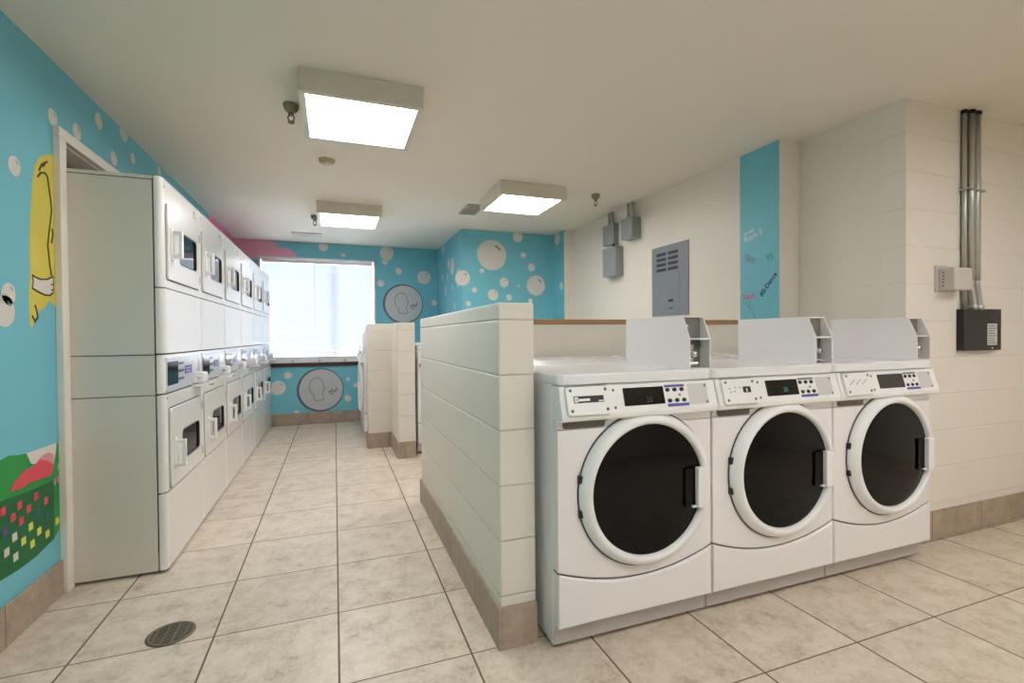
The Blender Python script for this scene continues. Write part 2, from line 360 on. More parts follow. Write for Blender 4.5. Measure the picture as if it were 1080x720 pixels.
# ------------------------------------------------------------------ the room
XL, YF, YB, XS = -1.176, 6.93, -2.4, 4.8
X0 = -2.05
b = B(); b.box(X0 - .1, XS + .1, YB - .1, YF + .4, -.12, 0, 'floor'); floor = struct(b.build('floor'), 'stone-look ceramic tile floor')
b = B(); b.box(X0 - .1, XS + .1, YB - .1, YF + .4, CEIL, CEIL + .1, 'ceiling'); struct(b.build('ceiling'))
YO = 2.80                                                     # near edge of the dryer opening
b = B()
b.box(XL - .11, XL, YB, YO, 0, CEIL, 'blue')
b.box(XL - .11, XL, YO, YF, 2.075, CEIL, 'blue')
wall_left = struct(b.build('wall_left'))
b = B(); b.box(X0 - .1, X0, YO - .1, YF, 0, CEIL, 'dark'); b.box(X0, XL - .11, YO - .1, YO, 0, CEIL, 'dark')
struct(b.build('wall_recess'))
WX0, WX1, WZ0, WZ1 = -.905, .545, .815, 2.205
b = B()
b.box(X0, WX0, YF, YF + .16, 0, CEIL, 'blue'); b.box(WX1, 1.42, YF, YF + .16, 0, CEIL, 'blue')
b.box(WX0, WX1, YF, YF + .16, WZ1, CEIL, 'blue'); b.box(WX0, WX1, YF, YF + .16, 0, WZ0, 'blue')
wall_far = struct(b.build('wall_far'))
XC, YC, XJ, YJ, XR = 1.41, 5.5, 2.59, 5.20, 2.71
b = B(); b.prism([(XC, YC), (XJ, YC), (XJ, YJ + .002), (XR + .05, YJ + .002), (XR + .05, YF + .16), (XC, YF + .16)], 'z', 0, CEIL, 'blue')
b.prism([(XJ + .001, YJ), (XR + .05, YJ), (XR + .05, YJ + .01), (XJ + .001, YJ + .01)], 'z', 0, CEIL, 'cream')
wall_column = struct(b.build('wall_column'))
YP, XP, YR = 2.335, 2.885, 1.70
b = B()
b.box(XR, XR + .12, YP + .12, YJ, 0, CEIL, 'block_far')
b.box(XR, XP + .12, YP, YP + .12, 0, CEIL, 'block_far')
wall_right = struct(b.build('wall_right'))
b = B()
b.box(XP, XP + .12, YR + .12, YP, 0, CEIL, 'block_far')
b.box(XP, XS, YR, YR + .12, 0, CEIL, 'block_right')
wall_front = struct(b.build('wall_front'))
b = B(); b.box(X0, XS + .1, YB - .1, YB, 0, CEIL, 'cream'); struct(b.build('wall_back'))
b = B(); b.box(XS, XS + .1, YB, YR + .12, 0, CEIL, 'cream'); struct(b.build('wall_side'))
b = B(); b.box(X0 - .1, X0, YB, YO - .1, 0, CEIL, 'cream'); struct(b.build('wall_outer'))

# partitions
SX0, SX1, SY0, SY1, SZ = .560, .702, 1.665, 3.37, 1.272
b = B(); b.box(SX0, SX1, SY0, SY1, 0, SZ, 'block', bev=.007, seg=2)
struct(b.build('wall_partition'), 'cream painted block partition end beside the washers')
LY0, LY1, LZ = 2.45, 2.59, 1.212
b = B(); b.box(SX1, XR, LY0, LY1, 0, LZ, 'cream'); low = struct(b.build('wall_low'), 'low cream wall behind the washers with an oak cap')
b = B(); b.box(SX1 + .001, XR - .001, LY0 - .012, LY1 + .012, LZ, LZ + .028, 'wood', bev=.004); cap = b.build('oak_cap', low); cap['label'] = 'oak wood cap'
FX0, FX1, FY0, FY1, FZ = .556, .718, 4.63, 5.17, 1.285
b = B(); b.box(FX0, FX1, FY0, FY1 + .14, 0, FZ, 'block', bev=.006); b.box(.316, FX0 + .02, FY1, FY1 + .14, 0, FZ, 'block', bev=.006)
struct(b.build('wall_divider'), 'cream block divider with a side wing near the window')

# baseboards of the floor's own tile
BH, BT = .156, .012
def base(name, segs):
    b = B()
    for s in segs: b.box(*s, 0, BH, 'base', bev=.002, seg=1)
    return struct(b.build(name))
base('baseboard_left', [(XL, XL + BT, YB, 2.742)])
base('baseboard_far', [(-.78, XC, YF - BT, YF)])
base('baseboard_column', [(XC - BT, XC, YC - BT, YF - BT), (XC, XJ, YC - BT, YC), (XJ - BT, XJ, YJ - BT, YC - BT), (XJ, XR, YJ - BT, YJ)])
base('baseboard_right', [(XR - BT, XR, YP - BT, LY0), (XR - BT, XR, LY1, YJ - BT), (XR, XP, YP - BT, YP)])
base('baseboard_front', [(XP - BT, XP, YR - BT, YP - BT), (XP, XS, YR - BT, YR)])
base('baseboard_partition', [(SX0 - BT, SX0, SY0 - BT, SY1 + BT), (SX0, SX1, SY0 - BT, SY0), (SX0, SX1, SY1, SY1 + BT)])
base('baseboard_divider', [(FX0 - BT, FX0, FY0 - BT, FY1 - BT), (FX0, FX1, FY0 - BT, FY0), (.316 - BT, FX0, FY1 - BT, FY1), (.316 - BT, .316, FY1, FY1 + .14)])

# casing round the dryer opening
b = B()
b.box(XL, XL + .028, 2.742, 2.800, 0, 2.062, 'white_trim', bev=.003)
b.box(XL, XL + .028, 2.742, YF, 2.062, 2.112, 'white_trim', bev=.003)
b.box(XL - .11, XL, YO - .014, YO + .004, 0, 2.075, 'white_trim'); b.box(XL - .11, XL, YO, YF, 2.055, 2.075, 'white_trim')
struct(b.build('trim_1'), 'white casing round the dryer opening')

# ------------------------------------------------------------------ window, glass, blind
win = empty('window_1', (0, 0, 0)); win['kind'] = 'structure'; win['label'] = 'window in the blue end wall'
b = B()
f = .028
b.box(WX0, WX0 + f, YF - .014, YF + .10, WZ0, WZ1, 'white_gloss', bev=.003); b.box(WX1 - f, WX1, YF - .014, YF + .10, WZ0, WZ1, 'white_gloss', bev=.003)
b.box(WX0, WX1, YF - .014, YF + .10, WZ1 - f, WZ1, 'white_gloss', bev=.003); b.box(WX0, WX1, YF - .002, YF + .10, WZ0, WZ0 + .085, 'white_gloss', bev=.004)
b.box(-.014, .014, YF + .095, YF + .115, WZ0, WZ1, 'white_gloss')
b.build('window_frame', win)
b = B(); b.box(WX0 + f, -.02, YF + .098, YF + .103, WZ0 + .08, WZ1 - f, 'pane'); b.box(.02, WX1 - f, YF + .098, YF + .103, WZ0 + .08, WZ1 - f, 'pane'); b.build('window_pane', win)
b = B(); b.box(WX0 - .01, WX1 + .01, YF - .03, YF, WZ0 - .046, WZ0 + .002, 'sill_wood', bev=.004); sl = b.build('window_sill', win); sl['label'] = 'dark brown wooden sill'
for x in (-.52, -.19, .13):
    b = B(); b.box(x - .018, x + .018, YF - .016, YF, WZ0 + .012, WZ0 + .035, 'galv', bev=.003); b.box(x - .006, x + .006, YF - .024, YF - .014, WZ0 + .016, WZ0 + .05, 'galv', bev=.002); b.build('latch', win)

blind = tag(empty('window_blind', (-.18, YF + .03, WZ1 - .03)), 'white horizontal slat blind lowered over the bright window', 'blind')
bz = lambda z: z - (WZ1 - .03)
bx0, bx1 = WX0 + f + .006 + .18, WX1 - f - .006 + .18
b = B(); b.box(bx0, bx1, -.02, .02, -.045, .0, 'white_gloss', bev=.003); b.build('headrail', blind)
b = B(); z = -.062
rng = random.Random(3)
while z > bz(.945):
    tilt = math.radians(47.5 + rng.uniform(-3, 3)); sag = rng.uniform(-.0015, .0015); ring0 = []; ring1 = []
    for i in range(5):
        s = (i / 4 - .5) * .0345; bow = .0022 * (1 - (2 * i / 4 - 1) ** 2)
        y = -math.cos(tilt) * s - math.sin(tilt) * bow; zz = math.sin(tilt) * s - math.cos(tilt) * bow
        ring0.append((bx0 + .004, y, z + zz + sag)); ring1.append((bx1 - .004, y, z + zz - sag))
    b.loft([ring0, ring1], 'slat', closed=False, cap=False)
    z -= .0248
b.build('slats', blind)
b = B(); b.box(bx0 + .003, bx1 - .003, -.016, .016, bz(.912), bz(.93), 'white_gloss', bev=.004); b.build('bottom_rail', blind)
b = B(); b.tube([(-.06, -.032, -.04), (-.06, -.032, bz(1.0))], .0025, 'white_gloss', n=8); b.tube([(-.06, -.032, bz(1.0)), (-.06, -.032, bz(.94))], .005, 'white_gloss', n=8); b.build('tilt_wand', blind)
for cx in (-.45, .0, .5):
    b = B(); b.tube([(cx, -.017, -.04), (cx, -.017, bz(.92))], .0007, 'white_gloss', n=6); b.build('ladder_cord', blind)

# ------------------------------------------------------------------ wall paintings (flat paint on the walls)
def plane(axis, c, sgn):
    return dict(axis=axis, c=c, s=sgn)
P_LEFT, P_FAR, P_SIDE, P_FRONT, P_STRIP, P_BLUE = plane('x', XL, 1), plane('y', YF, -1), plane('x', XC, -1), plane('y', YC, -1), plane('x', XJ, -1), plane('x', XR, -1)
def paint(b, pl, pts, key, layer=1):
    pts = [(p, min(q, CEIL - .002)) for p, q in pts]
    lo, hi = pl['c'] - pl['s'] * .003, pl['c'] + pl['s'] * .0007 * layer
    b.prism(pts, pl['axis'], min(lo, hi), max(lo, hi), key)
def stroke(b, pl, pts, w, key, layer=2):
    for a, c in zip(pts, pts[1:]):
        d = Vector(c) - Vector(a); L = d.length
        if L < 1e-5: continue
        d /= L; n = Vector((-d.y, d.x)) * w / 2; e = d * w * .35; a2, c2 = Vector(a) - e, Vector(c) + e
        paint(b, pl, [tuple(a2 + n), tuple(a2 - n), tuple(c2 - n), tuple(c2 + n)], key, layer)
def disc(cx, cz, r, n=36, wob=0.):
    return [(cx + r * (1 + wob * math.sin(3 * t + cx * 7)) * math.cos(t), cz + r * (1 + wob * math.cos(2 * t + cz * 9)) * math.sin(t)) for t in (2 * PI * i / n for i in range(n))]
def bubbles(lst, pl, parent, flip, zmin=0):
    for cx, cz, r in lst:
        b = B(); paint(b, pl, disc(cx, cz, r, wob=.02), 'bubble')
        if r > .035:
            arc = [(cx + flip * .72 * r * math.cos(t), cz + .72 * r * math.sin(t)) for t in (math.radians(25 + 8 * i) for i in range(7))]
            inn = [(cx + flip * .58 * r * math.cos(t), cz + .60 * r * math.sin(t)) for t in (math.radians(40 + 6 * i) for i in range(5))]
            paint(b, pl, arc + inn[::-1], 'bub_line', 2)
        b.build('painted_bubble', parent)
bubbles(BUB_LEFT, P_LEFT, wall_left, 1); bubbles(BUB_FAR, P_FAR, wall_far, 1); bubbles(BUB_SIDE, P_SIDE, wall_column, -1)
bubbles([q for q in BUB_FRONT], P_FRONT, wall_column, 1); bubbles(BUB_STRIP, P_STRIP, wall_column, -1)
b = B(); paint(b, P_FAR, CLOUD_FAR, 'pink'); o = b.build('painted_cloud', wall_far); o['label'] = 'pink painted cloud'
b = B(); paint(b, P_LEFT, CLOUD_LEFT, 'hotpink'); o = b.build('painted_cloud', wall_left); o['label'] = 'bright pink painted cloud'
for (cx, cz, r), nm in zip(COINS, ('upper', 'lower')):
    b = B(); paint(b, P_FAR, disc(cx, cz, r * 1.03, 48), 'coin_edge'); paint(b, P_FAR, disc(cx + r * .035, cz + r * .01, r * .955, 48), 'coin', 2)
    head = [(-.32, .52), (-.12, .60), (.08, .55), (.20, .38), (.22, .22), (.30, .05), (.22, -.02), (.26, -.12), (.16, -.20), (.20, -.34), (.26, -.48), (.05, -.55), (-.20, -.54), (-.26, -.42), (-.24, -.28), (-.40, -.14), (-.48, .08), (-.46, .30), (-.32, .52)]
    if nm == 'lower': head = [(x * .95 - .08, z) for x, z in head]
    stroke(b, P_FAR, [(cx + x * r * .9, cz + z * r * .95 + .02 * r) for x, z in head], .008, 'line', 3)
    for x, z, w, h in ((.40, -.12, .07, .14), (.50, -.05, .07, .16), (.61, -.10, .09, .12), (.70, .0, .06, .18), (.50, -.22, .12, .05)):
        q = [(cx + (x + dx) * r, cz + (z + dz) * r) for dx, dz in ((-w / 2, -h / 2), (0, h / 2), (w / 2, -h / 3), (-w / 3, h / 5))]
        stroke(b, P_FAR, q, .008, 'line', 3)
    o = b.build('painted_coin', wall_far); o['label'] = 'large grey painted coin with a profile head'
# yellow garment
b = B(); paint(b, P_LEFT, GARMENT, 'yellow'); paint(b, P_LEFT, CUFF, 'bubble', 2)
stroke(b, P_LEFT, CUFF + CUFF[:1], .005, 'dline', 3)
for i, q in enumerate(GLINES): stroke(b, P_LEFT, q, .008 if i < 4 else .007, 'dline', 4)
o = b.build('painted_garment', wall_left); o['label'] = 'yellow painted shape with a white cuff'
b = B()
paint(b, P_LEFT, B_BODY, 'green', 1); paint(b, P_LEFT, B_CLOTH_GREEN, 'green', 2); paint(b, P_LEFT, B_WHITE, 'bubble', 3); paint(b, P_LEFT, B_PINK, 'palepink', 4); paint(b, P_LEFT, B_RED, 'red', 5); paint(b, P_LEFT, B_DARK, 'dgreen', 3)
colr = dict(r='palepink', y='yellow2', w='bubble', b='bluepaint', p='purple')
for (y, z), k in B_SQ:
    k2 = 'red' if k == 'r' else colr[k]
    paint(b, P_LEFT, [(y - .014, z - .016), (y + .015, z - .014), (y + .013, z + .016), (y - .015, z + .014)], k2, 5)
for (y, z), k in B_SQ2: paint(b, P_LEFT, [(y - .005, z - .014), (y + .005, z - .012), (y + .005, z + .016), (y - .005, z + .012)], colr[k], 5)
o = b.build('painted_basket', wall_left); o['label'] = 'green painted laundry basket with coloured squares'
# blue strip with marker writing
b = B(); paint(b, P_BLUE, [(YP, 0), (2.655, 0), (2.655, CEIL - .003), (YP, CEIL - .003)], 'blue'); o = b.build('painted_strip', wall_right); o['label'] = 'blue painted strip with marker scribbles'
def scrawl(body, key, at, size, ang=0., bold=.0):
    # text on the x = XR face, reading towards smaller y
    mtx = Matrix(((0, 0, -1, XR - .0016), (-1, 0, 0, at[0]), (0, 1, 0, at[1]), (0, 0, 0, 1))) @ rot('Z', ang)
    b = B(); b.text(body, size, key, mtx, depth=.0006, bold=bold); return b
scrawl('Jamel', 'graf_white', (2.615, 1.832), .040, .25, .001).build('painted_scribble', wall_right)
scrawl('Rom 5', 'graf_white', (2.612, 1.785), .058, .22, .001).build('painted_scribble', wall_right)
scrawl('#2-Dance', 'graf_black', (2.468, 1.398), .046, .86, .001).build('painted_scribble', wall_right)
scrawl('Saah', 'graf_red', (2.634, 1.390), .060, .05, .001).build('painted_scribble', wall_right)
scrawl('Guy', 'mauve', (2.622, 1.668), .062, -.3, .001).build('painted_scribble', wall_right)
scrawl('ds', 'graf_pink', (2.622, 1.575), .044, 0).build('painted_scribble', wall_right)
scrawl('nana', 'graf_pink', (2.622, 1.535), .040, 0).build('painted_scribble', wall_right)
scrawl('95', 'graf_green', (2.43, 1.630), .060, .25, .001).build('painted_scribble', wall_right)
scrawl('dn', 'graf_yel', (2.412, 1.345), .044, .5).build('painted_scribble', wall_right)
b = B()
stroke(b, P_BLUE, [(2.60, 1.37), (2.588, 1.345), (2.575, 1.335), (2.53, 1.265), (2.515, 1.245)], .007, 'mauve', 3); stroke(b, P_BLUE, [(2.57, 1.375), (2.572, 1.35), (2.585, 1.34)], .006, 'mauve', 3)
b.build('painted_scribble', wall_right)

# ------------------------------------------------------------------ ceiling fittings
def ceiling_light(first, cx, cy, label):
    if first is None:
        t = empty('ceiling_light', (cx, cy, CEIL)); h = .2925
        b = B()
        b.box(-h, h, -h, -h + .012, -.106, 0, 'lamp_box', bev=.002); b.box(-h, h, h - .012, h, -.106, 0, 'lamp_box', bev=.002)
        b.box(-h, -h + .012, -h + .012, h - .012, -.106, 0, 'lamp_box', bev=.002); b.box(h - .012, h, -h + .012, h - .012, -.106, 0, 'lamp_box', bev=.002)
        b.box(-h + .012, h - .012, -h + .012, h - .012, -.012, -.001, 'lamp_box'); b.build('housing', t)
        b = B(); l = .030
        b.box(-h, h, -h, -h + l, -.110, -.106, 'lamp_box', bev=.001); b.box(-h, h, h - l, h, -.110, -.106, 'lamp_box', bev=.001)
        b.box(-h, -h + l, -h + l, h - l, -.110, -.106, 'lamp_box', bev=.001); b.box(h - l, h, -h + l, h - l, -.110, -.106, 'lamp_box', bev=.001); b.build('door_frame', t)
        b = B(); b.box(-h + .02, h - .02, -h + .02, h - .02, -.1058, -.098, 'lamp'); d = b.build('diffuser', t); d['label'] = 'glowing white diffuser'
    else:
        t = copy_tree(first); t.location = (cx, cy, CEIL)
    tag(t, label, 'ceiling light', 'square ceiling lights'); return t
cl = ceiling_light(None, .147, 2.735, 'largest looking square ceiling light, beside the dark sprinkler near the dryers')
ceiling_light(cl, .150, 5.06, 'square ceiling light in front of the window blind')
ceiling_light(cl, 1.56, 3.97, 'square ceiling light near the grey wall boxes')
EXTRA_LIGHTS = ((.15, .0), (1.56, -.35), (3.15, .15), (2.6, -1.5))
for x, y in EXTRA_LIGHTS: ceiling_light(cl, x, y, 'square ceiling light behind the viewpoint')

def sprinkler(first, x, y, label):
    if first is None:
        t = empty('sprinkler', (x, y, CEIL))
        b = B(); b.lathe([(.0, 0), (.040, 0), (.040, -.008), (.034, -.028), (.024, -.040), (.016, -.044), (.0, -.044)], 'brass', n=24); b.build('escutcheon', t)
        b = B(); b.lathe([(0, -.04), (.014, -.04), (.014, -.055), (.010, -.06), (0, -.06)], 'brass', n=16)
        b.tube([(-.010, 0, -.056), (-.016, 0, -.072), (-.005, 0, -.094)], .004, 'brass', n=8); b.tube([(.010, 0, -.056), (.016, 0, -.072), (.005, 0, -.094)], .004, 'brass', n=8); b.build('frame', t)
        b = B(); b.lathe([(0, -.092), (.018, -.093), (.017, -.097), (.006, -.104), (0, -.106)], 'brass', n=16); b.build('deflector', t)
    else: t = copy_tree(first); t.location = (x, y, CEIL)
    return tag(t, label, 'sprinkler', 'ceiling sprinklers')
sp = sprinkler(None, -.205, 2.86, 'bronze fire sprinkler on the ceiling above the dryers')
sprinkler(sp, -.175, 5.38, 'small fire sprinkler at the edge of the light near the window')
sprinkler(sp, 2.21, 3.80, 'fire sprinkler hanging near the grey wall boxes')
t = tag(empty('smoke_detector', (-.035, 3.66, CEIL)), 'small round yellowed smoke detector on the ceiling', 'smoke detector')
b = B(); b.lathe([(0, 0), (.054, 0), (.054, -.012), (.049, -.018)], 'detector', n=32); b.build('base', t)
b = B(); b.lathe([(.043, -.016), (.043, -.024), (.034, -.033), (.015, -.035), (0, -.035)], 'detector', n=32); b.build('cover', t)

def vent(name, x0, x1, y0, y1, label, along, gk='grille', bk='slot'):
    t = tag(empty(name, ((x0 + x1) / 2, (y0 + y1) / 2, CEIL)), label, 'vent'); w, d = (x1 - x0) / 2, (y1 - y0) / 2
    b = B()
    for q in ((-w, w, -d, -d + .018), (-w, w, d - .018, d), (-w, -w + .018, -d + .018, d - .018), (w - .018, w, -d + .018, d - .018)): b.box(*q, -.014, 0, gk, bev=.002)
    b.build('frame', t)
    b = B(); b.box(-w + .018, w - .018, -d + .018, d - .018, -.003, -.0005, bk); b.build('backing', t)
    b = B()
    if along == 'x':
        y = -d + .03
        while y < d - .025: b.box(-w + .018, w - .018, y, y + .010, -.012, -.004, gk, xf=None); y += .022
    else:
        x = -w + .03
        while x < w - .025: b.box(x, x + .010, -d + .018, d - .018, -.012, -.004, gk); x += .022
    b.build('slats', t); return t
vent('ceiling_vent', 1.20, 1.375, 4.44, 4.80, 'square grey ceiling vent beside the middle light', 'x')
vent('ceiling_vent', -.47, -.13, 6.28, 6.45, 'narrow white ceiling vent above the window', 'x', 'grille_white', 'slot_grey')

# ------------------------------------------------------------------ floor drain
t = tag(empty('floor_drain', (-.612, 2.212, 0)), 'round metal floor drain grate in the tiles', 'drain')
b = B(); b.lathe([(.082, -.002), (.082, .0035), (.070, .0045), (.068, .001)], 'drain', n=40); b.build('rim', t)
b = B(); b.lathe([(0, .0012), (.069, .0012)], 'slot', n=40)
for i in range(-5, 6):
    y = i * .012; w = math.sqrt(max(.068 ** 2 - y * y, 0)); b.box(-w, w, y - .0035, y + .0035, .001, .0042, 'drain')
for i in (-3, -1, 1, 3):
    x = i * .017; w = math.sqrt(max(.068 ** 2 - x * x, 0)); b.box(x - .0025, x + .0025, -w, w, .001, .0040, 'drain')
b.build('grate', t)

# ------------------------------------------------------------------ electrical gear on the right-hand walls
t = tag(empty('electrical_panel', (XR, 3.42, 1.615)), 'tall blue-grey breaker panel with louvre slots on the cream wall', 'electrical panel')
b = B(); b.box(-.007, 0, -.24, .24, -.305, .305, 'grey_panel', bev=.002); b.build('panel_frame', t)
b = B(); b.box(-.010, -.0065, -.135, .195, -.285, .06, 'grey_panel', bev=.002); dr = b.build('door', t)
b = B(); b.box(-.015, -.0095, -.055, .005, -.185, -.165, 'slot', bev=.003); b.build('latch', dr)
b = B(); b.box(-.0115, -.0095, -.045, .0, -.245, -.235, 'slot'); b.build('name_plate', dr)
b = B()
for r in range(4):
    for c in range(2): b.box(-.0085, -.0065, -.115 + c * .155, .015 + c * .155, .085 + r * .045, .112 + r * .045, 'slot', bev=.001)
b.build('louvres', t)
for y in (-.2, .2):
    b = B(); b.lathe([(0, .003), (.006, .002), (.007, 0)], 'screw', xf=tr(-.007, y, .07) @ rot('Y', -PI / 2), n=12); b.build('screw', t)

def wall_box(y0, y1, z0, z1, d, label, pipes=(), key='grey_box'):
    t = tag(empty('junction_box', (XR, (y0 + y1) / 2, (z0 + z1) / 2)), label, 'junction box', 'grey junction boxes high on the wall')
    w, h = (y1 - y0) / 2, (z1 - z0) / 2
    b = B(); b.box(-d + .004, 0, -w, w, -h, h, key, bev=.003); b.build('body', t)
    b = B(); b.box(-d, -d + .004, -w - .003, w + .003, -h - .003, h + .003, key, bev=.0015); lid = b.build('cover', t)
    for z in (-h * .8, h * .8):
        b = B(); b.lathe([(0, .003), (.005, .002), (.006, 0)], 'screw', xf=tr(-d, -w * .75, z) @ rot('Y', -PI / 2), n=10); b.build('screw', lid)
    for py, key2 in pipes:
        b = B(); ztop = CEIL - (z0 + z1) / 2
        b.tube([(-d * .5, py, h), (-d * .5, py, ztop)], .014, key2, n=14); b.lathe([(.019, 0), (.019, .025)], key2, xf=tr(-d * .5, py, h), n=14); b.build('conduit', t)
    return t
j1 = wall_box(4.205, 4.41, 2.075, 2.275, .062, 'small grey box with a pipe up to the ceiling, directly above the largest grey box', [(-.03, 'galv'), (.03, 'galv')])
wall_box(4.125, 4.365, 1.745, 2.03, .092, 'largest grey junction box, lowest of the three on the wall')
wall_box(3.83, 4.01, 2.06, 2.255, .10, 'grey box with short pipes, nearest to the tall breaker panel', [(-.025, 'galv'), (.04, 'galv')])
b = B(); b.lathe([(.013, 0), (.013, .05)], 'black', xf=tr(XR - .03, 4.26, 2.028), n=14); b.box(XR - .06, XR - .004, 4.22, 4.30, 2.03, 2.034, 'black')
tag(b.build('pipe_nipple'), 'short black pipe joining the two stacked grey boxes', 'pipe')

# conduits, grey horn and black box on the near cream wall
for x, r in ((3.362, .012), (3.404, .020), (3.458, .020)):
    t = empty('conduit', (x, YR - r - .004, 0))
    lab = {3.362: 'thin steel conduit running from the ceiling straight down to the black box', 3.404: 'middle steel conduit of three above the black box', 3.458: 'steel conduit farthest from the washers above the black box'}[x]
    tag(t, lab, 'conduit', 'steel conduits on the cream wall')
    if x == 3.362:
        b = B(); b.tube([(0, 0, 1.283), (0, 0, CEIL)], r, 'galv', n=14); b.build('pipe', t)
    else:
        b = B(); b.tube([(0, 0, 1.44), (0, 0, CEIL)], r, 'galv', n=16); b.build('pipe', t)
        b = B(); dx = .03
        b.tube([(0, 0, 1.46), (.004, 0, 1.42), (.014, 0, 1.38), (.026, 0, 1.34), (dx, .0, 1.31), (dx, .0, 1.275)], r * .82, 'galv', n=14)
        b.lathe([(r * .9, 0), (r * 1.15, .004), (r * 1.15, .022), (r * .9, .026)], 'galv', xf=tr(dx, .0, 1.278), n=16); b.build('elbow', t)
    b = B(); b.lathe([(r, 0), (r * 1.2, .003), (r * 1.2, .02), (r, .023)], 'black', xf=tr(0, 0, CEIL - .024), n=16); b.build('connector', t)
b = B(); b.box(3.345, 3.495, YR - .048, YR - .045, 1.948, 1.960, 'galv'); b.box(3.335, 3.350, YR - .048, YR, 1.948, 1.960, 'galv'); b.box(3.488, 3.503, YR - .048, YR, 1.948, 1.960, 'galv')
tag(b.build('pipe_strap'), 'metal strap holding the three conduits to the wall', 'strap')

t = tag(empty('alarm_horn', (3.22, YR, 1.44)), 'light grey wall horn box beside the steel conduits', 'alarm')
b = B(); b.box(-.097, .075, -.014, .004, -.068, .078, 'horn', bev=.003); b.build('back_plate', t)
b = B(); b.box(-.083, .078, -.088, -.013, -.061, .060, 'horn', bev=.007, seg=3); b.build('body', t)
b = B()
for i in range(5): b.box(-.0845, -.0825, -.040, -.032, -.04 + i * .018, -.032 + i * .018, 'recess_shade')
b.build('vent_slots', t)

t = tag(empty('control_box', (3.5, YR, 1.16)), 'black control box with a white label under the conduits', 'control box')
b = B(); b.box(-.178, .178, -.030, .004, -.116, .118, 'black_box', bev=.003); b.build('body', t)
b = B(); b.box(-.180, .180, -.036, -.029, -.118, .120, 'black_box', bev=.0025); cv = b.build('cover', t)
b = B(); b.box(.042, .135, -.0375, -.0358, -.088, .036, 'sticker')
for i in range(8): b.box(.048, .128 - .012 * (i % 3), -.0382, -.0372, -.080 + i * .0142, -.074 + i * .0142, 'grey_print_gap')
lb = b.build('label_sheet', cv); lb['label'] = 'white printed label'
b = B(); b.box(.045, .140, -.0372, -.0358, .06, .095, 'black'); b.build('display', cv)
b = B(); b.lathe([(0, .004), (.006, .003), (.007, 0)], 'chrome', xf=tr(.09, -.036, -.106) @ rot('X', PI / 2), n=12); b.build('lock', cv)
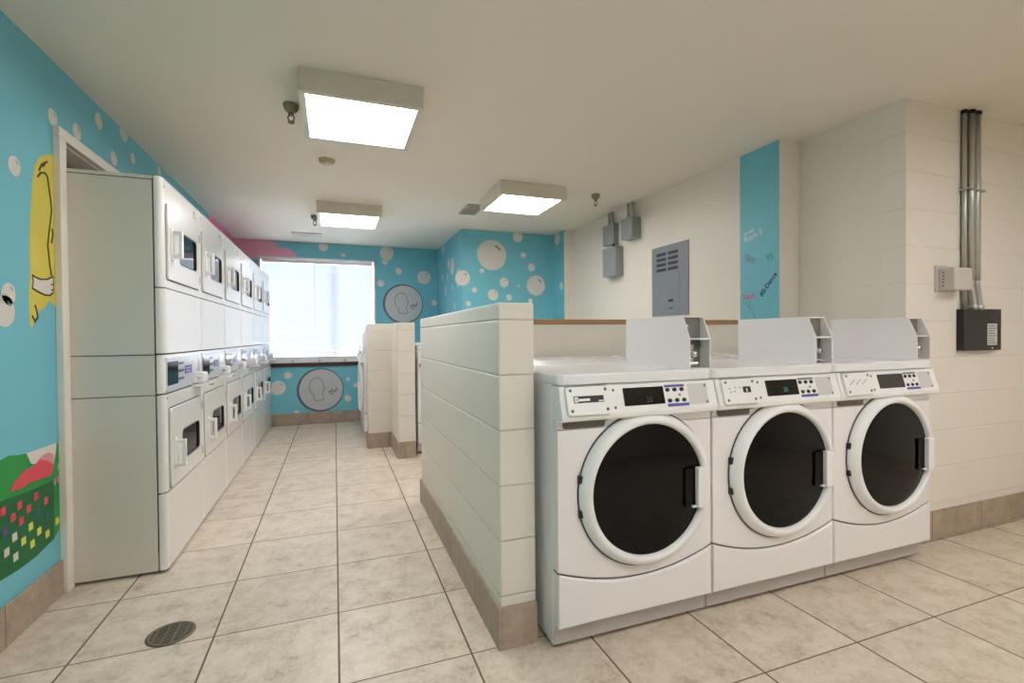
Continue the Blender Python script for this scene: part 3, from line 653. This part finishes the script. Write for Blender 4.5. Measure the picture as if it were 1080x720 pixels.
# ------------------------------------------------------------------ front-loading coin washers
W, D = .686, .80
def zcurve(x): return .238 + .064 * (2 * x / W) ** 2
def slope_frame():
    lo, hi = Vector((0, -.050, .868)), Vector((0, -.022, .970)); d = (hi - lo).normalized(); n = Vector((1, 0, 0)).cross(d); c = (lo + hi) / 2
    return Matrix(((1, 0, 0, c.x), (0, d.y, n.y, c.y), (0, d.z, n.z, c.z), (0, 0, 0, 1)))
SF = slope_frame()
def make_washer(style, name='washing_machine'):
    t = empty(name); h = W / 2
    b = B()
    plan = [(-h, D), (-h, .045)] + [(-h + .04 - .04 * math.cos(a), .045 - .045 * math.sin(a)) for a in (math.radians(15 * i) for i in range(1, 7))]
    plan += [(h - .04 + .04 * math.sin(a), .045 - .045 * math.cos(a)) for a in (math.radians(15 * i) for i in range(0, 6))] + [(h, .045), (h, D)]
    b.prism(plan, 'z', .107, .974, 'washer_side'); b.build('cabinet', t)
    b = B(); b.box(-h + .001, h - .001, .036, D, .022, .109, 'washer_side', bev=.003); b.box(-h + .003, h - .003, .031, .040, .024, .109, 'toe', bev=.002)
    for x in (-h + .05, h - .05):
        for y in (.09, D - .06): b.lathe([(0, 0), (.022, 0), (.022, .006), (.012, .008), (.012, .026)], 'black', xf=tr(x, y, 0), n=14)
    b.build('toe_kick', t)
    N = 18; xs = [-h + .002 + (W - .004) * i / N for i in range(N + 1)]
    b = B(); b.prism([(xs[0], .104), (xs[-1], .104)] + [(x, zcurve(x) - .003) for x in xs[::-1]], 'y', -.014, .05, 'washer_side', bev=.007, seg=3); dp = b.build('drawer_panel', t); dp['label'] = 'lower access panel with a curved top edge'
    b = B(); b.prism([(x, zcurve(x) + .004) for x in xs] + [(xs[-1], .812), (xs[0], .812)], 'y', -.010, .05, 'washer_side', bev=.005, seg=3); b.box(xs[0], xs[-1], -.010, .05, .815, .85, 'washer_side', bev=.003); b.build('front_panel', t)
    b = B(); b.prism([(x, zcurve(x) - .004) for x in xs] + [(x, zcurve(x) + .005) for x in xs[::-1]], 'y', -.004, .03, 'recess_shade'); b.build('panel_gap_shade', t)  # dark strip painted for shade in the groove; the cabinet there is white
    # lid slab with rounded front corners
    b = B(); r = .03
    slab = [(-h, D)] + [(-h + r - r * math.cos(a), -.022 + r - r * math.sin(a)) for a in (math.radians(15 * i) for i in range(0, 7))] + [(h - r + r * math.sin(a), -.022 + r - r * math.cos(a)) for a in (math.radians(15 * i) for i in range(0, 7))] + [(h, D)]
    b.prism(slab, 'z', .971, 1.011, 'white_gloss', bev=.007, seg=3)
    b.prism([(.50, 1.004), (.60, 1.030), (.775, 1.034), (.785, 1.004)], 'x', -h + .02, h - .02, 'white_gloss', bev=.004); b.build('lid', t)
    # control console
    b = B(); b.prism([(.03, .843), (-.042, .846), (-.051, .853), (-.052, .866), (-.025, .964), (-.016, .968), (.03, .968)], 'x', -h + .001, h - .001, 'plastic', bev=.005); con = b.build('console', t)
    b = B(); b.prism(rrect(.085, 0, .445, .088, .006), 'z', -.002, .0015, 'plastic', xf=SF); b.prism(rrect(.252, -.001, .092, .080, .004), 'z', 0, .0022, 'sticker', xf=SF); b.build('face_plate', con)
    b = B(); b.prism(rrect(.004, .002, .178, .066, .003), 'z', 0, .003, {'b': 'lcd_grey'}.get(style[1], 'lcd'), xf=SF)
    if style[1] == 'g': b.text('25', .026, 'green_led', SF @ tr(.008, -.016, .003), .0006); b.text('--', .014, 'dim_led', SF @ tr(-.03, .010, .003), .0004)
    elif style[1] == 'd': b.text('25', .028, 'dim_led', SF @ tr(.01, -.022, .003), .0006); b.text('--', .02, 'dim_led', SF @ tr(-.02, .010, .003), .0004)
    b.build('display', con)
    b = B(); b.box(.100, .192, .030, .039, .001, .0026, 'grey_print_gap' if style[1] != 'd' else 'blue_print', xf=SF); b.box(.104, .202, -.044, -.033, .001, .0028, 'blue_print', xf=SF)
    b.box(.16, .170, -.006, .003, .0015, .0024, 'grey_print_gap', xf=SF); b.build('printed_label', con)
    for i in range(3):
        for v, du in ((.020, 0), (-.021, .004)):
            b = B(); b.lathe([(.0085, .001), (.0085, .004), (.006, .0052), (0, .0055)], 'black', xf=SF @ tr(.112 + i * .033 + du, v, 0) @ Matrix.Diagonal((1.15, .9, 1, 1)), n=18); b.build('button', con)
    for u, v in ((-.125, .030), (-.125, -.034), (.292, .030), (.292, -.034)):
        b = B(); b.lathe([(.0055, .001), (.005, .003), (0, .0036)], 'screw', xf=SF @ tr(u, v, 0), n=12); b.build('screw', con)
    # dispenser cover on the console's end
    b = B(); b.prism(rrect(-.235, -.003, .182, .108, .014), 'z', -.002, .0012, 'grey_print_gap', xf=SF); b.prism(rrect(-.235, -.004, .176, .103, .012), 'z', -.002, .014, 'plastic', bev=.004, xf=SF); dc = b.build('dispenser_cover', t)  # grey rim painted as the shade of the gap round the cover
    for u in (-.305, -.165):
        for v in (.034, -.038):
            b = B(); b.lathe([(.006, .0135), (.0055, .0155), (0, .0162)], 'screw', xf=SF @ tr(u, v, 0), n=12); b.build('screw', dc)
    b = B()
    if style[0] == 'logo':
        b.box(-.296, -.176, -.011, .013, .0138, .0148, 'black_print', xf=SF); b.box(-.293, -.278, -.008, .010, .0146, .0153, 'plastic', xf=SF); b.box(-.276, -.232, -.005, .004, .0146, .0153, 'plastic', xf=SF)
        b.box(-.290, -.281, -.0005, .002, .0152, .0157, 'black_print', xf=SF); b.box(-.198, -.178, -.008, -.004, .0146, .0153, 'plastic', xf=SF)
    elif style[0] == 'block':
        b.box(-.222, -.182, -.010, .014, .0138, .0148, 'black_print', xf=SF); b.box(-.206, -.200, -.007, .006, .0146, .0152, 'plastic', xf=SF)
        for u, v in ((-.292, .006), (-.288, -.008), (-.268, -.006), (-.262, .010), (-.240, .008)): b.box(u, u + .006, v, v + .005, .0138, .0146, 'grey_print_gap', xf=SF)
    else:
        for i in range(9): b.box(-.29 + i * .013, -.284 + i * .013, -.006 + .008 * (i % 3), 0 + .008 * (i % 3), .0138, .0146, 'grey_print_gap', xf=SF)
    b.build('badge', dc)
    b = B(); b.prism(rrect(-.235, .833, .172, .034, .012), 'y', -.0125, .0, 'recess_shade'); b.prism(rrect(-.235, .850, .172, .02, .004), 'y', -.030, -.0, 'recess_shade'); b.build('grip_recess_shade', t)  # grey slabs painted as the shade inside the grip recess
    # round door
    DX, DZ = .028, .570; XF = tr(DX, -.010, DZ) @ rot('X', PI / 2)
    b = B(); b.lathe([(.244, .020), (.246, .034), (.252, .043), (.262, .045), (.273, .038), (.283, .025), (.288, .010), (.289, .002), (.286, 0)], 'plastic', xf=XF, n=72)
    door = b.build('door', t)
    b = B(); b.lathe([(.282, .0005), (.293, .0005), (.294, .003), (.289, .004), (.282, .004)], 'seam', xf=XF, n=72); b.build('door_seal_shade', door)  # dark ring painted for the shadow line at the door gasket
    b = B(); b.lathe([(.250, .024), (.20, .030), (.14, .035), (.07, .038), (0, .039)], 'glass', xf=XF, n=64); g = b.build('door_glass', door); g['label'] = 'black round door glass'
    b = B(); b.prism(rrect(DX + .182, DZ - .010, .060, .150, .006), 'y', -.052, -.036, 'glass', bev=.002); b.build('handle_pocket', door)
    b = B(); b.prism(rrect(DX + .220, DZ - .010, .044, .154, .006), 'y', -.070, -.046, 'plastic', bev=.004); b.box(DX + .178, DX + .222, -.064, -.050, DZ - .087, DZ - .079, 'plastic', bev=.003); b.build('door_handle', door)
    for dz in (.062, -.062):
        b = B(); b.box(DX - .291, DX - .270, -.026, -.010, DZ + dz - .014, DZ + dz + .014, 'black', bev=.003); b.build('hinge', door)
    # coin meter on the lid
    x0, x1 = h - .110, h - .004; yb = .425; zb, zt, zm = 1.009, 1.224, 1.132
    out = [(-.014, zb), (-.014, zm), (.026, zt), (yb, zt), (yb, zb)]
    b = B(); b.prism(out, 'x', x0, x0 + .006, 'washer_side', bev=.0015); b.prism(out, 'x', x1 - .006, x1, 'washer_side', bev=.0015)
    b.box(x0 + .005, x1 - .005, .026, yb, zt - .006, zt - .0005, 'washer_side'); b.box(x0 + .005, x1 - .005, -.012, yb, zb, zb + .006, 'washer_side'); b.box(x0 + .005, x1 - .005, yb - .006, yb - .0005, zb, zt, 'washer_side')
    b.box(x0 + .005, x1 - .005, .042, .048, zb, zt - .002, 'coin_back_shade'); b.box(x0 + .005, x1 - .005, -.010, .045, zm - .004, zm + .002, 'washer_side')
    cm = b.build('coin_box', t); cm['label'] = 'long white coin box on the lid'
    b = B(); b.box(x0 + .008, x0 + .06, .030, .043, zb + .012, zb + .10, 'chrome', bev=.003); b.lathe([(0, .05), (.012, .048), (.014, .03), (.010, .02), (.010, 0)], 'chrome', xf=tr(x0 + .034, .038, zb + .062) @ rot('X', PI / 2), n=18)
    b.box(x0 + .014, x0 + .055, .0, .04, zb + .018, zb + .028, 'chrome', bev=.002); b.build('coin_slide', cm)
    b = B(); b.lathe([(0, .012), (.010, .011), (.012, 0)], 'chrome', xf=tr(x0 + .03, .043, zm + .05) @ rot('X', PI / 2), n=16); b.build('lock', cm)
    return t
WY = 1.55
specs = [(('logo', 'd'), 1.076, 'white front-load coin washer standing against the cream block partition end, black badge on its drawer'),
         (('block', 'g'), 1.767, 'white front-load coin washer in the middle of the row, green digits on its display'),
         (('dots', 'b'), 2.457, 'white front-load coin washer nearest the conduit wall, blank grey display')]
for st_, x, lab in specs:
    w = make_washer(st_); w.location = (x, WY, 0); tag(w, lab, 'washing machine', 'washers in the front row')
wb = make_washer(('logo', 'd')); wb.location = (1.09, 4.69, 0); wb.scale = (1, .98, 1.05); tag(wb, 'white washer half hidden between the block divider and the long partition', 'washing machine')
wc = copy_tree(wb); wc.location = (.305, 5.87, 0); wc.rotation_euler = (0, 0, -PI / 2); wc.scale = (1, .9, 1.03); tag(wc, 'white washer behind the block divider wing, facing the dryers', 'washing machine')

# ------------------------------------------------------------------ stacked dryers
DW = .684
def hinge(b_parent, y, z):
    b = B(); b.box(.0005, .009, y - .007, y + .007, z - .024, z + .024, 'screw', bev=.002); b.build('hinge', b_parent)
def dryer_door(t, name, z0, z1, wz0, wz1, hz0, hz1):
    y0, y1 = .050, .640
    cy_, cz_ = (y0 + y1) / 2, (z0 + z1) / 2; wc_, wh_ = (wz0 + wz1) / 2, wz1 - wz0
    def hole(b, o, n_, a, c, key):                       # a slab with a rounded window cut through it, facing +x
        P = lambda q, x: [(x, y, z) for y, z in q]
        b.loft([P(n_, a), P(o, a), P(o, c - .003), P([(y + (cy_ - y) * .008, z + (cz_ - z) * .012) for y, z in o], c), P(n_, c), P(n_, a)], key, cap=False, smooth=False)
    win = rrect(.405, wc_, .345, wh_ + .020, .030)
    b = B(); b.prism(rrect(cy_, cz_, y1 - y0 + .010, z1 - z0 + .010, .022), 'x', -.004, .0010, 'seam'); hole(b, rrect(cy_, cz_, y1 - y0, z1 - z0, .018), win, .0005, .0105, 'dryer_front')
    d = b.build(name, t)
    b = B(); P = lambda q, x: [(x, y, z) for y, z in q]; w2 = rrect(.405, wc_, .333, wh_ + .008, .026)
    b.loft([P(win, .0015), P(win, .0112), P(w2, .0112), P(w2, .0015)], 'black', cap=False, smooth=False); b.build('window_gasket', d)
    b = B(); b.prism(rrect(.405, wc_, .338, wh_ + .012, .026), 'x', .0012, .003, 'glass_dryer'); b.build('window_glass', d)
    b = B(); yh = .105; m = (hz0 + hz1) / 2
    b.box(.010, .018, yh - .020, yh + .020, hz0 - .012, hz1 + .012, 'plastic', bev=.003)
    b.box(.016, .058, yh - .012, yh + .012, hz1 - .020, hz1, 'plastic', bev=.004); b.box(.016, .058, yh - .012, yh + .012, hz0, hz0 + .020, 'plastic', bev=.004)
    b.box(.044, .060, yh - .013, yh + .013, hz0, hz1, 'plastic', bev=.004); b.build('handle', d)
    for f_ in (.16, .84): hinge(d, .657, z0 + (z1 - z0) * f_)
    return d
def make_dryer(near=.010):
    t = empty('stacked_dryer')
    b = B(); b.box(-.71, -.041, .001, DW - .001, .014, 1.922, 'dryer_side', bev=.002); b.box(-.71, -.041, .001, DW - .001, 1.926, 1.942, 'dryer_side', bev=.002); b.box(-.70, -.03, .003, DW - .003, .1, 1.93, 'seam')
    b.box(-.70, -.03, -.0005, DW - .002, 1.070, 1.074, 'seam'); b.box(-.70, -.03, -.0005, DW - .002, .873, .877, 'seam')
    for x in (-.66, -.08):
        for y in (.06, DW - .06): b.lathe([(0, 0), (.02, 0), (.02, .006), (.011, .008), (.011, .016)], 'black', xf=tr(x, y, 0), n=12)
    b.build('cabinet', t)
    vert = lambda c, d: abs(d.z) > .9 and c.x > -.012 and c.y > .3
    vert_near = lambda c, d: abs(d.z) > .9 and c.x > -.012 and c.y < .3
    def panel(name, z0, z1, xf=0., key='dryer_front', r=.026):
        b = B(); k5 = [math.radians(15 * i) for i in range(7)]
        b.prism([(-.034, .001)] + [(xf - near + near * math.sin(a), .001 + near - near * math.cos(a)) for a in k5] + [(xf - .006 + .006 * math.cos(a), DW - .007 + .006 * math.sin(a)) for a in k5] + [(-.034, DW - .001)], 'z', z0, z1, key, bev=.002, seg=1)
        b.box(-.036, -.030, .002, DW - .002, z0 - .006, z1 + .002, 'seam'); return b.build(name, t)
    up = panel('upper_front', 1.404, 1.944); panel('middle_panel', 1.078, 1.398, .004); ctl = panel('control_front', .880, 1.072, -.004); panel('lower_front', .394, .872); kp = panel('kick_panel', .014, .387)
    dryer_door(t, 'upper_door', 1.447, 1.822, 1.556, 1.716, 1.56, 1.70)
    dryer_door(t, 'lower_door', .402, .800, .508, .655, .50, .635)
    b = B()
    for y, z in ((.56, 1.892), (.58, 1.892), (.56, 1.868), (.60, 1.868)): b.box(-.001, .0008, y, y + .014, z, z + .016, 'grey_print_gap')
    b.build('sticker', up)
    b = B(); b.prism(rrect(.345, .968, .62, .168, .008), 'x', -.006, -.001, 'plate_panel'); b.build('control_plate', ctl)
    b = B(); b.prism(rrect(.128, .974, .165, .118, .006), 'x', -.004, .002, 'lcd'); b.build('display', ctl)
    for z in (1.012, .972, .930):
        b = B(); b.box(-.003, .0015, .232, .315, z, z + .013, 'black'); b.build('indicator_bar', ctl)
    b = B(); b.box(-.003, .0006, .345, .47, .955, 1.0, 'blue_print'); b.box(-.003, .001, .36, .45, .965, .972, 'plate_panel'); b.box(-.003, .001, .36, .45, .982, .989, 'plate_panel'); b.build('printed_label', ctl)
    b = B(); b.prism(rrect(.535, .985, .085, .075, .012), 'x', -.003, .004, 'white_gloss', bev=.002); b.build('button_pad', ctl)
    # coin meter standing proud of the control panel
    b = B(); b.prism([(-.02, .890), (.046, .890), (.050, .896), (.050, .940), (.044, .948), (-.02, .950)], 'y', .525, .625, 'plastic', bev=.003); cm = b.build('coin_box', t)
    b = B(); b.box(-.01, .068, .50, .65, .866, .880, 'plastic', bev=.003); b.box(.06, .085, .54, .60, .870, .877, 'chrome', bev=.002); b.build('coin_slide', cm)
    b = B(); b.lathe([(0, .01), (.010, .009), (.012, 0)], 'chrome', xf=tr(.025, .524, .918) @ rot('X', PI / 2), n=14); b.build('lock', cm)
    for y, z in ((.03, .885), (.03, 1.05), (.03, 1.90), (.03, .855)):
        b = B(); b.lathe([(.005, 0), (.004, .002), (0, .0025)], 'screw', xf=tr(.0005 if z != 1.05 and z != .885 else -.0035, y, z) @ rot('Y', PI / 2), n=10); b.build('screw', t)
    return t
DX_, DY_ = -.782, 2.800
labs = ['white stacked dryer nearest the door casing, its whole side showing', 'second white stacked dryer counted from the door casing', 'third white stacked dryer counted from the door casing',
        'third white stacked dryer counted from the window wall', 'second white stacked dryer counted from the window wall', 'white stacked dryer touching the window wall']
first = make_dryer(.028); proto = make_dryer()
for i in range(6):
    d = first if i == 0 else (proto if i == 1 else copy_tree(proto))
    d.location = (DX_, DY_ + .0 + i * .686, 0); tag(d, labs[i], 'dryer', 'stacked dryers along the blue wall')

# ------------------------------------------------------------------ light and camera
sc = bpy.context.scene
w = bpy.data.worlds.new('sky'); sc.world = w; w.use_nodes = True
bg = w.node_tree.nodes['Background']; bg.inputs['Color'].default_value = (.80, .89, 1.0, 1); bg.inputs['Strength'].default_value = SKY
L = bpy.data.lights.new('window_daylight', 'AREA'); L.shape = 'RECTANGLE'; L.size = WX1 - WX0; L.size_y = WZ1 - WZ0
L.cycles.is_portal = True
lo = bpy.data.objects.new('window_daylight', L); lo.location = ((WX0 + WX1) / 2, YF + .17, (WZ0 + WZ1) / 2); lo.rotation_euler = (-PI / 2, 0, 0); C.objects.link(lo)

cam = bpy.data.cameras.new('camera'); co = bpy.data.objects.new('camera', cam); C.objects.link(co); sc.camera = co
F_PX = 508.1
cam.sensor_fit = 'HORIZONTAL'; cam.sensor_width = 36.0; cam.lens = F_PX / 1080 * 36.0; cam.clip_start = .02; cam.clip_end = 60
yaw, pitch, roll = .3529, -.0119, -.0088
fwd = Vector((math.sin(yaw), math.cos(yaw), 0)); rgt = Vector((math.cos(yaw), -math.sin(yaw), 0)); upv = Vector((0, 0, 1))
f2 = fwd * math.cos(pitch) + upv * math.sin(pitch); u2 = -fwd * math.sin(pitch) + upv * math.cos(pitch)
r3 = rgt * math.cos(roll) + u2 * math.sin(roll); u3 = -rgt * math.sin(roll) + u2 * math.cos(roll)
co.matrix_world = Matrix(((r3.x, u3.x, -f2.x, 0), (r3.y, u3.y, -f2.y, 0), (r3.z, u3.z, -f2.z, 1.15), (0, 0, 0, 1)))

vs = sc.view_settings; vs.view_transform = 'Standard'; vs.look = 'None'; vs.gamma = 1.0; vs.use_curve_mapping = False; vs.exposure = EXPOSURE
sc.cycles.use_denoising = True; sc.cycles.max_bounces = 10; sc.cycles.diffuse_bounces = 6; sc.cycles.sample_clamp_indirect = 8.0
sc.cycles.caustics_reflective = False; sc.cycles.caustics_refractive = False
